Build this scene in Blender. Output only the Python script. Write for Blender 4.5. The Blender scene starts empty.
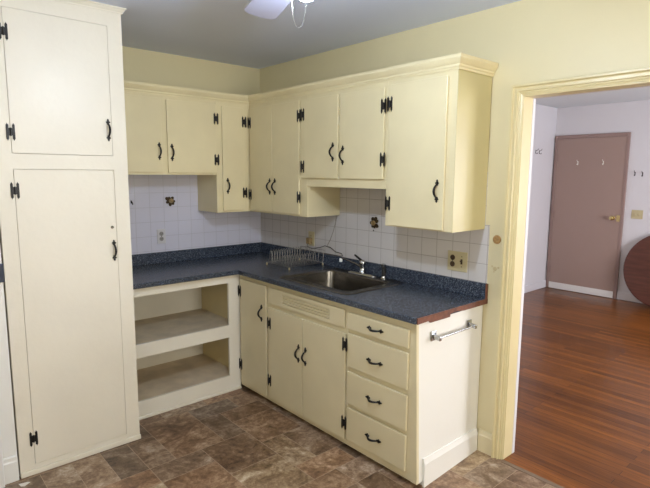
import bpy, bmesh, math, random
from mathutils import Vector, Matrix
random.seed(7)
sc = bpy.context.scene
COL = sc.collection
PI = math.pi

# ------------------------------------------------------------------ camera, world, lights, exposure
CX, CY, CZ, YAW, PITCH, ROLL, FPX = -2.5574, -3.7634, 1.6044, 0.84879, -0.13673, 0.0070, 510.25
fw = Vector((math.cos(PITCH)*math.cos(YAW), math.cos(PITCH)*math.sin(YAW), math.sin(PITCH)))
rt = Vector((math.sin(YAW), -math.cos(YAW), 0)); up = rt.cross(fw)
r2 = rt*math.cos(ROLL) + up*math.sin(ROLL); u2 = -rt*math.sin(ROLL) + up*math.cos(ROLL)
cam_data = bpy.data.cameras.new('camera'); cam = bpy.data.objects.new('camera', cam_data); COL.objects.link(cam)
M = Matrix((r2, u2, -fw)).transposed().to_4x4(); M.translation = (CX, CY, CZ)
cam.matrix_world = M
cam_data.sensor_width = 36; cam_data.lens = FPX*36/650; cam_data.clip_start = 0.02
sc.camera = cam
sc.view_settings.view_transform = 'Standard'; sc.view_settings.look = 'None'
sc.view_settings.gamma = 1; sc.view_settings.use_curve_mapping = False
sc.view_settings.exposure = 0.42

BULB_STRENGTH = 640
BULB_COLOR = (0.70, 0.83, 1.0)
world = bpy.data.worlds.new('World'); sc.world = world; world.use_nodes = True
world.node_tree.nodes['Background'].inputs[0].default_value = (0.75, 0.86, 1.0, 1)
world.node_tree.nodes['Background'].inputs[1].default_value = 2.0
def area(name, loc, target, sx, sy, power, color):
    l = bpy.data.lights.new(name, 'AREA'); l.shape = 'RECTANGLE'; l.size = sx; l.size_y = sy; l.energy = power; l.color = color
    o = bpy.data.objects.new(name, l); COL.objects.link(o); o.location = loc
    o.rotation_euler = (Vector(target)-Vector(loc)).to_track_quat('-Z', 'Z').to_euler()
    return o
# daylight through the kitchen windows behind the camera and through the hall windows
area('daylight_kitchen', (-0.95, -5.55, 1.55), (-0.95, 0, 1.5), 1.1, 1.25, 50, (1.0, 0.93, 0.80))
area('daylight_kitchen_side', (-3.95, -3.9, 1.6), (0, -3.9, 1.5), 1.25, 1.25, 24, (1.0, 0.91, 0.76))
area('daylight_hall', (2.4, -4.95, 1.5), (2.4, 0, 1.4), 1.5, 1.5, 108, (0.97, 0.95, 1.0))

# ------------------------------------------------------------------ materials
def lin(c):
    c /= 255.0
    return c/12.92 if c <= 0.04045 else ((c+0.055)/1.055)**2.4
def rgb(r, g, b): return (lin(r), lin(g), lin(b), 1)
def material(name, color, rough=0.5, metal=0.0, bump=0.0, bscale=40.0, var=0.0, vscale=6.0, stretch=(1, 1, 1), spec=0.5, coat=0.0):
    m = bpy.data.materials.new(name); m.use_nodes = True
    nt = m.node_tree; b = nt.nodes['Principled BSDF']
    b.inputs['Base Color'].default_value = color; b.inputs['Roughness'].default_value = rough
    b.inputs['Metallic'].default_value = metal; b.inputs['Specular IOR Level'].default_value = spec
    b.inputs['Coat Weight'].default_value = coat
    tc = nt.nodes.new('ShaderNodeTexCoord'); mp = nt.nodes.new('ShaderNodeMapping'); mp.inputs['Scale'].default_value = stretch
    nt.links.new(tc.outputs['Object'], mp.inputs['Vector'])
    if bump:
        n = nt.nodes.new('ShaderNodeTexNoise'); n.inputs['Scale'].default_value = bscale; n.inputs['Detail'].default_value = 4
        bp = nt.nodes.new('ShaderNodeBump'); bp.inputs['Strength'].default_value = bump; bp.inputs['Distance'].default_value = 0.004
        nt.links.new(mp.outputs[0], n.inputs['Vector']); nt.links.new(n.outputs['Fac'], bp.inputs['Height']); nt.links.new(bp.outputs[0], b.inputs['Normal'])
    if var:
        n = nt.nodes.new('ShaderNodeTexNoise'); n.inputs['Scale'].default_value = vscale; n.inputs['Detail'].default_value = 5
        r = nt.nodes.new('ShaderNodeValToRGB')
        r.color_ramp.elements[0].position = 0.35; r.color_ramp.elements[1].position = 0.65
        r.color_ramp.elements[0].color = tuple(c*(1-var) for c in color[:3])+(1,)
        r.color_ramp.elements[1].color = tuple(min(1, c*(1+var*0.5)) for c in color[:3])+(1,)
        nt.links.new(mp.outputs[0], n.inputs['Vector']); nt.links.new(n.outputs['Fac'], r.inputs[0]); nt.links.new(r.outputs[0], b.inputs['Base Color'])
    return m
MAT = {}
MAT['pantry'] = material('pantry_cream_paint', rgb(228, 221, 204), 0.36, bump=0.25, bscale=28, var=0.03, vscale=3, spec=0.35)
MAT['upper'] = material('upper_cream_paint', rgb(226, 213, 172), 0.33, bump=0.10, bscale=30, var=0.05, vscale=3)
MAT['base'] = material('base_cream_paint', rgb(218, 206, 170), 0.33, bump=0.10, bscale=30, var=0.05, vscale=3)
MAT['cream'] = material('white_cream_paint', rgb(228, 222, 206), 0.35, bump=0.12, bscale=30, var=0.04, vscale=3)
MAT['darkcream'] = material('dark_cream_paint', rgb(194, 182, 134), 0.30, bump=0.06, bscale=20, var=0.06, vscale=3)  # upper end panel: darker, yellower cream than the cabinet fronts
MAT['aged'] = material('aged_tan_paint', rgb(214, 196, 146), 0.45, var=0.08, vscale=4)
MAT['shelfboard'] = material('worn_shelf_paint', rgb(214, 196, 166), 0.55, bump=0.1, bscale=20, var=0.16, vscale=7)
MAT['wall'] = material('yellow_cream_wall_paint', rgb(221, 209, 168), 0.42, bump=0.10, bscale=45, var=0.03, vscale=2)
MAT['walltrim'] = material('yellow_cream_trim_paint', rgb(218, 204, 158), 0.34, bump=0.05, bscale=25, var=0.03, vscale=5)
MAT['nook'] = material('offwhite_wall_paint', rgb(229, 227, 220), 0.4, bump=0.1, bscale=35)
MAT['ceiling'] = material('pale_blue_grey_ceiling', rgb(212, 220, 244), 0.5, bump=0.08, bscale=60, spec=0.8)
MAT['ceilhall'] = material('pale_lilac_ceiling', rgb(222, 228, 232), 0.8)
MAT['hallwall'] = material('lilac_white_wall', rgb(217, 215, 219), 0.6, bump=0.06, bscale=50)
MAT['halldoor'] = material('dusty_pink_brown_paint', rgb(160, 136, 127), 0.45, bump=0.05, bscale=30)
MAT['hallframe'] = material('pink_brown_trim_paint', rgb(150, 126, 120), 0.4)
MAT['white'] = material('white_plastic', rgb(232, 230, 224), 0.35)
MAT['whitetrim'] = material('white_trim_paint', rgb(226, 224, 222), 0.35)
MAT['beige'] = material('aged_beige_plastic', rgb(196, 184, 146), 0.4)
MAT['paleplate'] = material('pale_plastic', rgb(205, 203, 206), 0.4)
MAT['greyface'] = material('worn_grey_plastic', rgb(150, 146, 144), 0.5)
MAT['darkbeige'] = material('dark_brown_plastic', rgb(70, 52, 36), 0.45)
MAT['black'] = material('black_wrought_iron', rgb(26, 24, 24), 0.42, metal=0.3, bump=0.2, bscale=120)
MAT['dark'] = material('dark_gap', rgb(40, 34, 28), 0.9)
MAT['chrome'] = material('chrome', rgb(190, 192, 194), 0.2, metal=1.0)
MAT['steel'] = material('brushed_steel', rgb(118, 114, 108), 0.27, metal=1.0, bump=0.08, bscale=60, stretch=(1, 12, 1))
MAT['wire'] = material('dull_wire', rgb(126, 123, 118), 0.30, metal=0.8)
MAT['rubber'] = material('cream_rubber', rgb(190, 172, 130), 0.6)
MAT['cord'] = material('dark_cord', rgb(60, 54, 50), 0.5)
MAT['cordlight'] = material('grey_cord', rgb(140, 130, 115), 0.5)
MAT['edge'] = material('red_brown_edge_board', rgb(112, 66, 44), 0.6, bump=0.3, bscale=90, var=0.35, vscale=30)
MAT['navy'] = material('dark_navy_plastic', rgb(40, 48, 66), 0.4)
MAT['brass'] = material('brass', rgb(200, 180, 130), 0.25, metal=0.9)
MAT['bronze'] = material('dark_bronze', rgb(64, 50, 32), 0.45, metal=0.4, bump=0.3, bscale=100)
MAT['ornament'] = material('tan_ceramic', rgb(150, 126, 86), 0.35, var=0.3, vscale=60)
MAT['plug'] = material('tan_wood', rgb(176, 136, 82), 0.5, var=0.3, vscale=80)
MAT['patch'] = material('filler_patch', rgb(206, 188, 142), 0.6)
MAT['tabletop'] = material('dark_mahogany', rgb(88, 48, 38), 0.35, var=0.25, vscale=4, stretch=(1, 1, 8))
MAT['hook'] = material('dark_hook_metal', rgb(72, 66, 70), 0.4, metal=0.6)
MAT['blade'] = material('pale_fan_blade', rgb(190, 190, 212), 0.5)
MAT['fanbody'] = material('fan_white_metal', rgb(222, 222, 226), 0.35)
MAT['scrap'] = material('white_paper', rgb(228, 224, 216), 0.8)
MAT['mortar'] = material('vinyl_seam', rgb(172, 150, 128), 0.6)
MAT['threshold'] = material('worn_vinyl_edge', rgb(120, 100, 82), 0.7)

def tile_mat(name, axis, ox, oz, sx, sz, color, grout):
    m = bpy.data.materials.new(name); m.use_nodes = True
    nt = m.node_tree; b = nt.nodes['Principled BSDF']; b.inputs['Roughness'].default_value = 0.16
    tc = nt.nodes.new('ShaderNodeTexCoord'); sp = nt.nodes.new('ShaderNodeSeparateXYZ'); nt.links.new(tc.outputs['Object'], sp.inputs[0])
    def math_(op, a, bv):
        n = nt.nodes.new('ShaderNodeMath'); n.operation = op
        if hasattr(a, 'node'): nt.links.new(a, n.inputs[0])
        else: n.inputs[0].default_value = a
        if hasattr(bv, 'node'): nt.links.new(bv, n.inputs[1])
        else: n.inputs[1].default_value = bv
        return n.outputs[0]
    def dist(src, o, s):
        f = math_('FRACT', math_('DIVIDE', math_('SUBTRACT', src, o - 50*s), s), 0)
        return math_('MULTIPLY', math_('SUBTRACT', 0.5, math_('ABSOLUTE', math_('SUBTRACT', f, 0.5), 0)), s)
    d = math_('MINIMUM', dist(sp.outputs[axis], ox, sx), dist(sp.outputs['Z'], oz, sz))
    r = nt.nodes.new('ShaderNodeMapRange'); r.inputs[1].default_value = 0.0006; r.inputs[2].default_value = 0.0022
    nt.links.new(d, r.inputs[0])
    mx = nt.nodes.new('ShaderNodeMix'); mx.data_type = 'RGBA'; mx.inputs[6].default_value = grout; mx.inputs[7].default_value = color
    nt.links.new(r.outputs[0], mx.inputs[0]); nt.links.new(mx.outputs[2], b.inputs['Base Color'])
    bp = nt.nodes.new('ShaderNodeBump'); bp.inputs['Strength'].default_value = 0.5; bp.inputs['Distance'].default_value = 0.002
    nt.links.new(r.outputs[0], bp.inputs['Height']); nt.links.new(bp.outputs[0], b.inputs['Normal'])
    return m
MAT['tileA'] = tile_mat('white_tile_back', 'X', -0.677, 1.011, 0.111, 0.1105, rgb(208, 207, 221), rgb(188, 186, 196))
MAT['tileB'] = tile_mat('white_tile_right', 'Y', -2.243, 0.996, 0.1145, 0.1095, rgb(204, 199, 196), rgb(160, 153, 146))

def laminate():
    m = bpy.data.materials.new('speckled_navy_laminate'); m.use_nodes = True
    nt = m.node_tree; b = nt.nodes['Principled BSDF']; b.inputs['Roughness'].default_value = 0.27
    tc = nt.nodes.new('ShaderNodeTexCoord')
    v = nt.nodes.new('ShaderNodeTexVoronoi'); v.inputs['Scale'].default_value = 260
    n = nt.nodes.new('ShaderNodeTexNoise'); n.inputs['Scale'].default_value = 150; n.inputs['Detail'].default_value = 2
    for t in (v, n): nt.links.new(tc.outputs['Object'], t.inputs['Vector'])
    r = nt.nodes.new('ShaderNodeValToRGB'); r.color_ramp.interpolation = 'CONSTANT'
    e = r.color_ramp.elements; e[0].position = 0; e[0].color = rgb(40, 45, 56); e[1].position = 0.36; e[1].color = rgb(54, 63, 78)
    for p, c in ((0.55, (66, 76, 92)), (0.72, (47, 53, 65)), (0.84, (100, 109, 122))):
        x = e.new(p); x.color = rgb(*c)
    sp = nt.nodes.new('ShaderNodeSeparateColor'); nt.links.new(v.outputs['Color'], sp.inputs[0])
    nt.links.new(sp.outputs[0], r.inputs[0]); nt.links.new(r.outputs[0], b.inputs['Base Color'])
    return m
MAT['laminate'] = laminate()

def vinyl():
    m = bpy.data.materials.new('brown_stone_vinyl'); m.use_nodes = True
    nt = m.node_tree; b = nt.nodes['Principled BSDF']; b.inputs['Roughness'].default_value = 0.42
    tc = nt.nodes.new('ShaderNodeTexCoord'); at = nt.nodes.new('ShaderNodeVertexColor'); at.layer_name = 'tint'
    ad = nt.nodes.new('ShaderNodeVectorMath'); ad.operation = 'ADD'; sc_ = nt.nodes.new('ShaderNodeVectorMath'); sc_.operation = 'SCALE'; sc_.inputs['Scale'].default_value = 9
    nt.links.new(at.outputs['Color'], sc_.inputs[0]); nt.links.new(tc.outputs['Object'], ad.inputs[0]); nt.links.new(sc_.outputs[0], ad.inputs[1])
    n1 = nt.nodes.new('ShaderNodeTexNoise'); n1.inputs['Scale'].default_value = 7; n1.inputs['Detail'].default_value = 8; n1.inputs['Roughness'].default_value = 0.7; n1.inputs['Distortion'].default_value = 0.8
    n2 = nt.nodes.new('ShaderNodeTexNoise'); n2.inputs['Scale'].default_value = 38; n2.inputs['Detail'].default_value = 6; n2.inputs['Roughness'].default_value = 0.75
    for n in (n1, n2): nt.links.new(ad.outputs[0], n.inputs['Vector'])
    r = nt.nodes.new('ShaderNodeValToRGB'); e = r.color_ramp.elements
    e[0].position = 0.37; e[0].color = rgb(90, 69, 53); e[1].position = 0.63; e[1].color = rgb(206, 189, 172)
    for p, c in ((0.46, (132, 106, 84)), (0.51, (152, 127, 104)), (0.56, (176, 153, 131))):
        x = e.new(p); x.color = rgb(*c)
    mixn = nt.nodes.new('ShaderNodeMix'); mixn.inputs[0].default_value = 0.36
    nt.links.new(n1.outputs['Fac'], mixn.inputs[2]); nt.links.new(n2.outputs['Fac'], mixn.inputs[3]); nt.links.new(mixn.outputs[0], r.inputs[0])
    mul = nt.nodes.new('ShaderNodeMix'); mul.data_type = 'RGBA'; mul.blend_type = 'MULTIPLY'; mul.inputs[0].default_value = 1
    nt.links.new(r.outputs[0], mul.inputs[6]); nt.links.new(at.outputs['Color'], mul.inputs[7]); nt.links.new(mul.outputs[2], b.inputs['Base Color'])
    bp = nt.nodes.new('ShaderNodeBump'); bp.inputs['Strength'].default_value = 0.12; bp.inputs['Distance'].default_value = 0.003
    nt.links.new(n2.outputs['Fac'], bp.inputs['Height']); nt.links.new(bp.outputs[0], b.inputs['Normal'])
    return m
MAT['vinyl'] = vinyl()

def wood_floor():
    m = bpy.data.materials.new('red_brown_strip_oak'); m.use_nodes = True
    nt = m.node_tree; b = nt.nodes['Principled BSDF']; b.inputs['Roughness'].default_value = 0.28; b.inputs['Specular IOR Level'].default_value = 0.36
    tc = nt.nodes.new('ShaderNodeTexCoord')
    mp = nt.nodes.new('ShaderNodeMapping'); mp.inputs['Rotation'].default_value = (0, 0, PI/2)
    nt.links.new(tc.outputs['Object'], mp.inputs['Vector'])
    br = nt.nodes.new('ShaderNodeTexBrick'); br.offset = 0.37; br.inputs['Scale'].default_value = 1; br.inputs['Brick Width'].default_value = 1.1
    br.inputs['Row Height'].default_value = 0.057; br.inputs['Mortar Size'].default_value = 0.0012; br.inputs['Bias'].default_value = 0
    br.inputs['Color1'].default_value = rgb(148, 90, 34); br.inputs['Color2'].default_value = rgb(106, 62, 23); br.inputs['Mortar'].default_value = rgb(52, 28, 18)
    nt.links.new(mp.outputs[0], br.inputs['Vector'])
    m2 = nt.nodes.new('ShaderNodeMapping'); m2.inputs['Scale'].default_value = (22, 1.1, 1); nt.links.new(tc.outputs['Object'], m2.inputs['Vector'])
    n = nt.nodes.new('ShaderNodeTexNoise'); n.inputs['Scale'].default_value = 2.2; n.inputs['Detail'].default_value = 7; n.inputs['Roughness'].default_value = 0.65
    nt.links.new(m2.outputs[0], n.inputs['Vector'])
    r = nt.nodes.new('ShaderNodeValToRGB'); r.color_ramp.elements[0].position = 0.3; r.color_ramp.elements[0].color = (0.50, 0.46, 0.44, 1)
    r.color_ramp.elements[1].position = 0.7; r.color_ramp.elements[1].color = (1.12, 1.05, 1.0, 1)
    nt.links.new(n.outputs['Fac'], r.inputs[0])
    mul = nt.nodes.new('ShaderNodeMix'); mul.data_type = 'RGBA'; mul.blend_type = 'MULTIPLY'; mul.inputs[0].default_value = 1
    nt.links.new(br.outputs['Color'], mul.inputs[6]); nt.links.new(r.outputs[0], mul.inputs[7]); nt.links.new(mul.outputs[2], b.inputs['Base Color'])
    return m
MAT['wood'] = wood_floor()

def glass():
    m = bpy.data.materials.new('window_glass'); m.use_nodes = True
    nt = m.node_tree; nt.nodes.remove(nt.nodes['Principled BSDF'])
    t = nt.nodes.new('ShaderNodeBsdfTransparent'); g = nt.nodes.new('ShaderNodeBsdfGlossy'); g.inputs['Roughness'].default_value = 0.02
    mx = nt.nodes.new('ShaderNodeMixShader'); mx.inputs[0].default_value = 0.06
    nt.links.new(t.outputs[0], mx.inputs[1]); nt.links.new(g.outputs[0], mx.inputs[2]); nt.links.new(mx.outputs[0], nt.nodes['Material Output'].inputs[0])
    return m
MAT['glass'] = glass()
def emit(name, color, strength):
    m = bpy.data.materials.new(name); m.use_nodes = True
    b = m.node_tree.nodes['Principled BSDF']; b.inputs['Base Color'].default_value = (0.9, 0.9, 0.9, 1)
    b.inputs['Emission Color'].default_value = tuple(color)+(1,); b.inputs['Emission Strength'].default_value = strength
    return m
MAT['bulb'] = emit('lit_bulb', BULB_COLOR, BULB_STRENGTH)

# ------------------------------------------------------------------ mesh helpers
class MB:
    def __init__(s): s.bm = bmesh.new()
    def box(s, x0, x1, y0, y1, z0, z1):
        v = [s.bm.verts.new((x, y, z)) for x in (x0, x1) for y in (y0, y1) for z in (z0, z1)]
        for f in ((0, 1, 3, 2), (4, 6, 7, 5), (0, 4, 5, 1), (2, 3, 7, 6), (0, 2, 6, 4), (1, 5, 7, 3)):
            s.bm.faces.new([v[i] for i in f])
        return s
    def prism(s, poly, vec):
        vec = Vector(vec); a = [s.bm.verts.new(p) for p in poly]; b = [s.bm.verts.new(Vector(p)+vec) for p in poly]
        n = len(poly); s.bm.faces.new(a[::-1]); s.bm.faces.new(b)
        for i in range(n): s.bm.faces.new((a[i], a[(i+1) % n], b[(i+1) % n], b[i]))
        return s
    def tube(s, pts, r, n=8, caps=True):
        pts = [Vector(p) for p in pts]; rings = []
        rs = r if isinstance(r, (list, tuple)) else [r]*len(pts)
        ref = None
        for i, p in enumerate(pts):
            d = (pts[min(i+1, len(pts)-1)]-pts[max(i-1, 0)]).normalized()
            if ref is None: ref = d.orthogonal().normalized()
            ref = (ref - d*ref.dot(d)).normalized(); o = d.cross(ref)
            rings.append([s.bm.verts.new(p+(ref*math.cos(2*PI*k/n)+o*math.sin(2*PI*k/n))*rs[i]) for k in range(n)])
        for a, b in zip(rings, rings[1:]):
            for k in range(n): s.bm.faces.new((a[k], a[(k+1) % n], b[(k+1) % n], b[k]))
        if caps: s.bm.faces.new(rings[0][::-1]); s.bm.faces.new(rings[-1])
        return s
    def lathe(s, prof, c, axis=(0, 0, 1), n=24):
        c = Vector(c); q = Vector((0, 0, 1)).rotation_difference(Vector(axis)); rings = []
        for r, h in prof:
            rings.append([s.bm.verts.new(c+q@Vector((r*math.cos(2*PI*k/n), r*math.sin(2*PI*k/n), h))) for k in range(n)])
        for a, b in zip(rings, rings[1:]):
            for k in range(n): s.bm.faces.new((a[k], a[(k+1) % n], b[(k+1) % n], b[k]))
        s.bm.faces.new(rings[0][::-1]); s.bm.faces.new(rings[-1])
        return s
    def loops(s, loops_, cap_first=False, cap_last=True):
        rs = [[s.bm.verts.new(p) for p in l] for l in loops_]; n = len(rs[0])
        for a, b in zip(rs, rs[1:]):
            for k in range(n): s.bm.faces.new((a[k], a[(k+1) % n], b[(k+1) % n], b[k]))
        if cap_first: s.bm.faces.new(rs[0][::-1])
        if cap_last: s.bm.faces.new(rs[-1])
        return s
    def slab(s, xs, ys, inside, z0, z1, axes='xyz'):
        cells = {(i, j) for i in range(len(xs)-1) for j in range(len(ys)-1) if inside((xs[i]+xs[i+1])/2, (ys[j]+ys[j+1])/2)}
        cache = {}
        ax = ['xyz'.index(a) for a in axes]
        def V(i, j, z):
            k = (i, j, z)
            if k not in cache:
                p = [0, 0, 0]; p[ax[0]] = xs[i]; p[ax[1]] = ys[j]; p[ax[2]] = z
                cache[k] = s.bm.verts.new(p)
            return cache[k]
        for i, j in cells:
            s.bm.faces.new((V(i, j, z1), V(i+1, j, z1), V(i+1, j+1, z1), V(i, j+1, z1)))
            s.bm.faces.new((V(i, j, z0), V(i, j+1, z0), V(i+1, j+1, z0), V(i+1, j, z0)))
            for di, dj, a, b in ((-1, 0, (i, j), (i, j+1)), (1, 0, (i+1, j), (i+1, j+1)), (0, -1, (i, j), (i+1, j)), (0, 1, (i, j+1), (i+1, j+1))):
                if (i+di, j+dj) not in cells:
                    s.bm.faces.new((V(*a, z0), V(*b, z0), V(*b, z1), V(*a, z1)))
        return s
    def build(s, name, mat, parent=None, bevel=0.0, smooth=False, seg=2):
        bmesh.ops.recalc_face_normals(s.bm, faces=s.bm.faces)
        me = bpy.data.meshes.new(name)
        if parent is not None:
            t = world_loc(parent)
            bmesh.ops.translate(s.bm, verts=s.bm.verts, vec=-t)
        s.bm.to_mesh(me); s.bm.free()
        o = bpy.data.objects.new(name, me); COL.objects.link(o); me.materials.append(MAT[mat] if isinstance(mat, str) else mat)
        if parent is not None: o.parent = parent
        if smooth:
            for p in me.polygons: p.use_smooth = True
            me.set_sharp_from_angle(angle=math.radians(42))
        if bevel:
            bv = o.modifiers.new('bevel', 'BEVEL'); bv.width = bevel; bv.segments = seg; bv.limit_method = 'ANGLE'; bv.angle_limit = math.radians(35)
        return o
def world_loc(o):
    t = Vector((0, 0, 0))
    while o is not None: t += o.location; o = o.parent
    return t
def empty(name, loc):
    o = bpy.data.objects.new(name, None); COL.objects.link(o); o.location = loc; o.empty_display_size = 0.05
    return o
def tag(o, label, cat, group=None):
    o['label'] = label; o['category'] = cat
    if group: o['group'] = group
    return o
def struct(o, label=None):
    o['kind'] = 'structure'
    if label: o['label'] = label
    return o
def thing(name, loc, label, cat, group=None): return tag(empty(name, loc), label, cat, group)
def bx(x0, x1, y0, y1, z0, z1): return MB().box(x0, x1, y0, y1, z0, z1)
def rrect(x0, x1, y0, y1, z, r, n=6):
    pts = []
    for cx, cy, a0 in ((x1-r, y1-r, 0), (x0+r, y1-r, PI/2), (x0+r, y0+r, PI), (x1-r, y0+r, 1.5*PI)):
        for k in range(n+1):
            a = a0+PI/2*k/n; pts.append((cx+r*math.cos(a), cy+r*math.sin(a), z))
    return pts

# shared hardware meshes: local z along the length, outward = -y
def handle_mesh():
    m = MB(); pts = []; rs = []
    for k in range(13):
        t = k/12; z = -0.036+0.072*t; pts.append((0, -0.004-0.026*math.sin(PI*t)**0.8, z)); rs.append(0.0042+0.0022*math.sin(PI*t))
    m.tube(pts, rs, 8)
    for s in (1, -1):
        poly = [(0, 0, s*0.061), (0.0055, 0, s*0.053), (0.0035, 0, s*0.049), (0.0125, 0, s*0.043), (0.006, 0, s*0.036), (0.005, 0, s*0.029),
                (-0.005, 0, s*0.029), (-0.006, 0, s*0.036), (-0.0125, 0, s*0.043), (-0.0035, 0, s*0.049), (-0.0055, 0, s*0.053)]
        m.prism(poly, (0, -0.0055, 0))
    o = m.build('handle', 'black'); me = o.data; bpy.data.objects.remove(o)
    for p in me.polygons: p.use_smooth = len(p.vertices) == 4
    return me
def hinge_mesh():
    m = MB()
    for s in (1, -1):
        x = s*0.0135
        m.prism([(x-0.0055, 0, -0.034), (x-0.003, 0, -0.036), (x, 0, -0.043), (x+0.003, 0, -0.036), (x+0.0055, 0, -0.034), (x+0.0055, 0, 0.034), (x+0.003, 0, 0.036), (x, 0, 0.043), (x-0.003, 0, 0.036), (x-0.0055, 0, 0.034)], (0, -0.003, 0))
    m.box(-0.009, 0.009, -0.003, 0, -0.018, 0.018)
    m.tube([(0, -0.004, -0.02), (0, -0.004, 0.02)], 0.004, 8)
    for s in (1, -1):
        for zz in (-0.024, 0.024, 0.0): m.lathe([(0.003, 0), (0.002, 0.0015)], (s*0.0135, -0.003, zz), (0, -1, 0), 8)
    o = m.build('hinge', 'black'); me = o.data; bpy.data.objects.remove(o)
    return me
HANDLE, HINGE = handle_mesh(), hinge_mesh()
ROT = {'A': Matrix.Rotation(0, 4, 'Z'), 'B': Matrix.Rotation(-PI/2, 4, 'Z')}
def place(mesh, name, parent, loc, wall, horizontal=False):
    o = bpy.data.objects.new(name, mesh); COL.objects.link(o); o.parent = parent
    R = ROT[wall] @ (Matrix.Rotation(PI/2, 4, 'Y') if horizontal else Matrix.Identity(4))
    o.rotation_euler = R.to_euler(); o.location = Vector(loc)-world_loc(parent)
    return o
def P(wall, s, d, z):                      # s along the wall, d out from it
    return (s, -d, z) if wall == 'A' else (-d, s, z)
def wbox(wall, s0, s1, d0, d1, z0, z1, m=None):
    m = m or MB(); a, b = P(wall, s0, d0, z0), P(wall, s1, d1, z1)
    return m.box(min(a[0], b[0]), max(a[0], b[0]), min(a[1], b[1]), max(a[1], b[1]), z0, z1)
def door(root, wall, s0, s1, d, z0, z1, mat, handles=(), hinges=(), thick=0.016, name='door', proud_hinge=True):
    """overlay slab standing 'thick' in front of the face at depth d"""
    o = wbox(wall, s0, s1, d+0.003, d+thick, z0, z1).build(name, mat, root, bevel=0.0025)
    for s, z in handles: place(HANDLE, 'handle', o, P(wall, s, d+thick, z), wall)
    for s, z in hinges: place(HINGE, 'hinge', o, P(wall, s, d+thick+0.0005, z), wall)
    return o
def drawer(root, wall, s0, s1, d, z0, z1, mat, hs, hz):
    o = wbox(wall, s0, s1, d+0.003, d+0.017, z0, z1).build('drawer', mat, root, bevel=0.003)
    place(HANDLE, 'handle', o, P(wall, hs, d+0.017, hz), wall, True)
    return o

# ------------------------------------------------------------------ room shell
H = 2.486
XL, YF = -3.7, -5.4                  # left and front walls, behind the camera
DY0, DY1, DZ = -2.406, -3.27, 2.006   # doorway opening in the right wall
struct(MB().slab([XL-0.1, 0.12], [0, 0.1], lambda a, b: True, 0, H, 'xyz').build('wall_back', 'wall'))
struct(MB().slab([YF-0.1, DY1-0.02, DY0+0.02, 0.1], [0, DZ+0.02, H], lambda y, z: not (DY1-0.02 < y < DY0+0.02 and z < DZ+0.02), 0, 0.12, 'yzx').build('wall_right', 'wall'))
WZ0, WZ1 = 0.95, 2.1
struct(MB().slab([YF, -4.5, -3.3, -0.82], [0, WZ0, WZ1, H], lambda y, z: not (-4.5 < y < -3.3 and WZ0 < z < WZ1), XL-0.12, XL, 'yzx').build('wall_left', 'wall'))
struct(MB().slab([XL, -1.5, -0.4, 0.0], [0, WZ0, WZ1, H], lambda x, z: not (-1.5 < x < -0.4 and WZ0 < z < WZ1), YF-0.12, YF, 'xzy').build('wall_front', 'wall'))
struct(bx(XL, -2.112, -0.828, -0.70, 0, H).build('wall_nook', 'nook'))
struct(bx(XL-0.12, 0.06, YF-0.12, 0.1, H, H+0.08).build('ceiling', 'ceiling'))
def window(n, axis, a0, a1, pos, out):
    f = MB()
    def b(m, a, c, z0, z1, d0, d1):
        lo, hi = sorted((pos+out*d0, pos+out*d1))
        m.box(a, c, lo, hi, z0, z1) if axis == 'x' else m.box(lo, hi, a, c, z0, z1)
    for (p, q, z0, z1) in ((a0, a0+.05, WZ0, WZ1), (a1-.05, a1, WZ0, WZ1), (a0, a1, WZ0, WZ0+.05), (a0, a1, WZ1-.05, WZ1), (a0, a1, 1.5, 1.55)): b(f, p, q, z0, z1, 0.02, 0.08)
    o = struct(f.build('window_%d' % n, 'whitetrim'))
    p = MB(); b(p, a0+.05, a1-.05, WZ0+.05, 1.5, 0.045, 0.05); p.build('pane', 'glass', o)
    p = MB(); b(p, a0+.05, a1-.05, 1.55, WZ1-.05, 0.045, 0.05); p.build('pane', 'glass', o)
    c = MB()
    for (x, q, z0, z1) in ((a0-.09, a0, WZ0-.09, WZ1+.09), (a1, a1+.09, WZ0-.09, WZ1+.09), (a0, a1, WZ1, WZ1+.09), (a0, a1, WZ0-.09, WZ0)): b(c, x, q, z0, z1, -0.02, 0)
    c.build('window_casing', 'walltrim', o)
window(1, 'x', -1.5, -0.4, YF, -1)
window(2, 'y', -4.5, -3.3, XL, -1)

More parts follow.
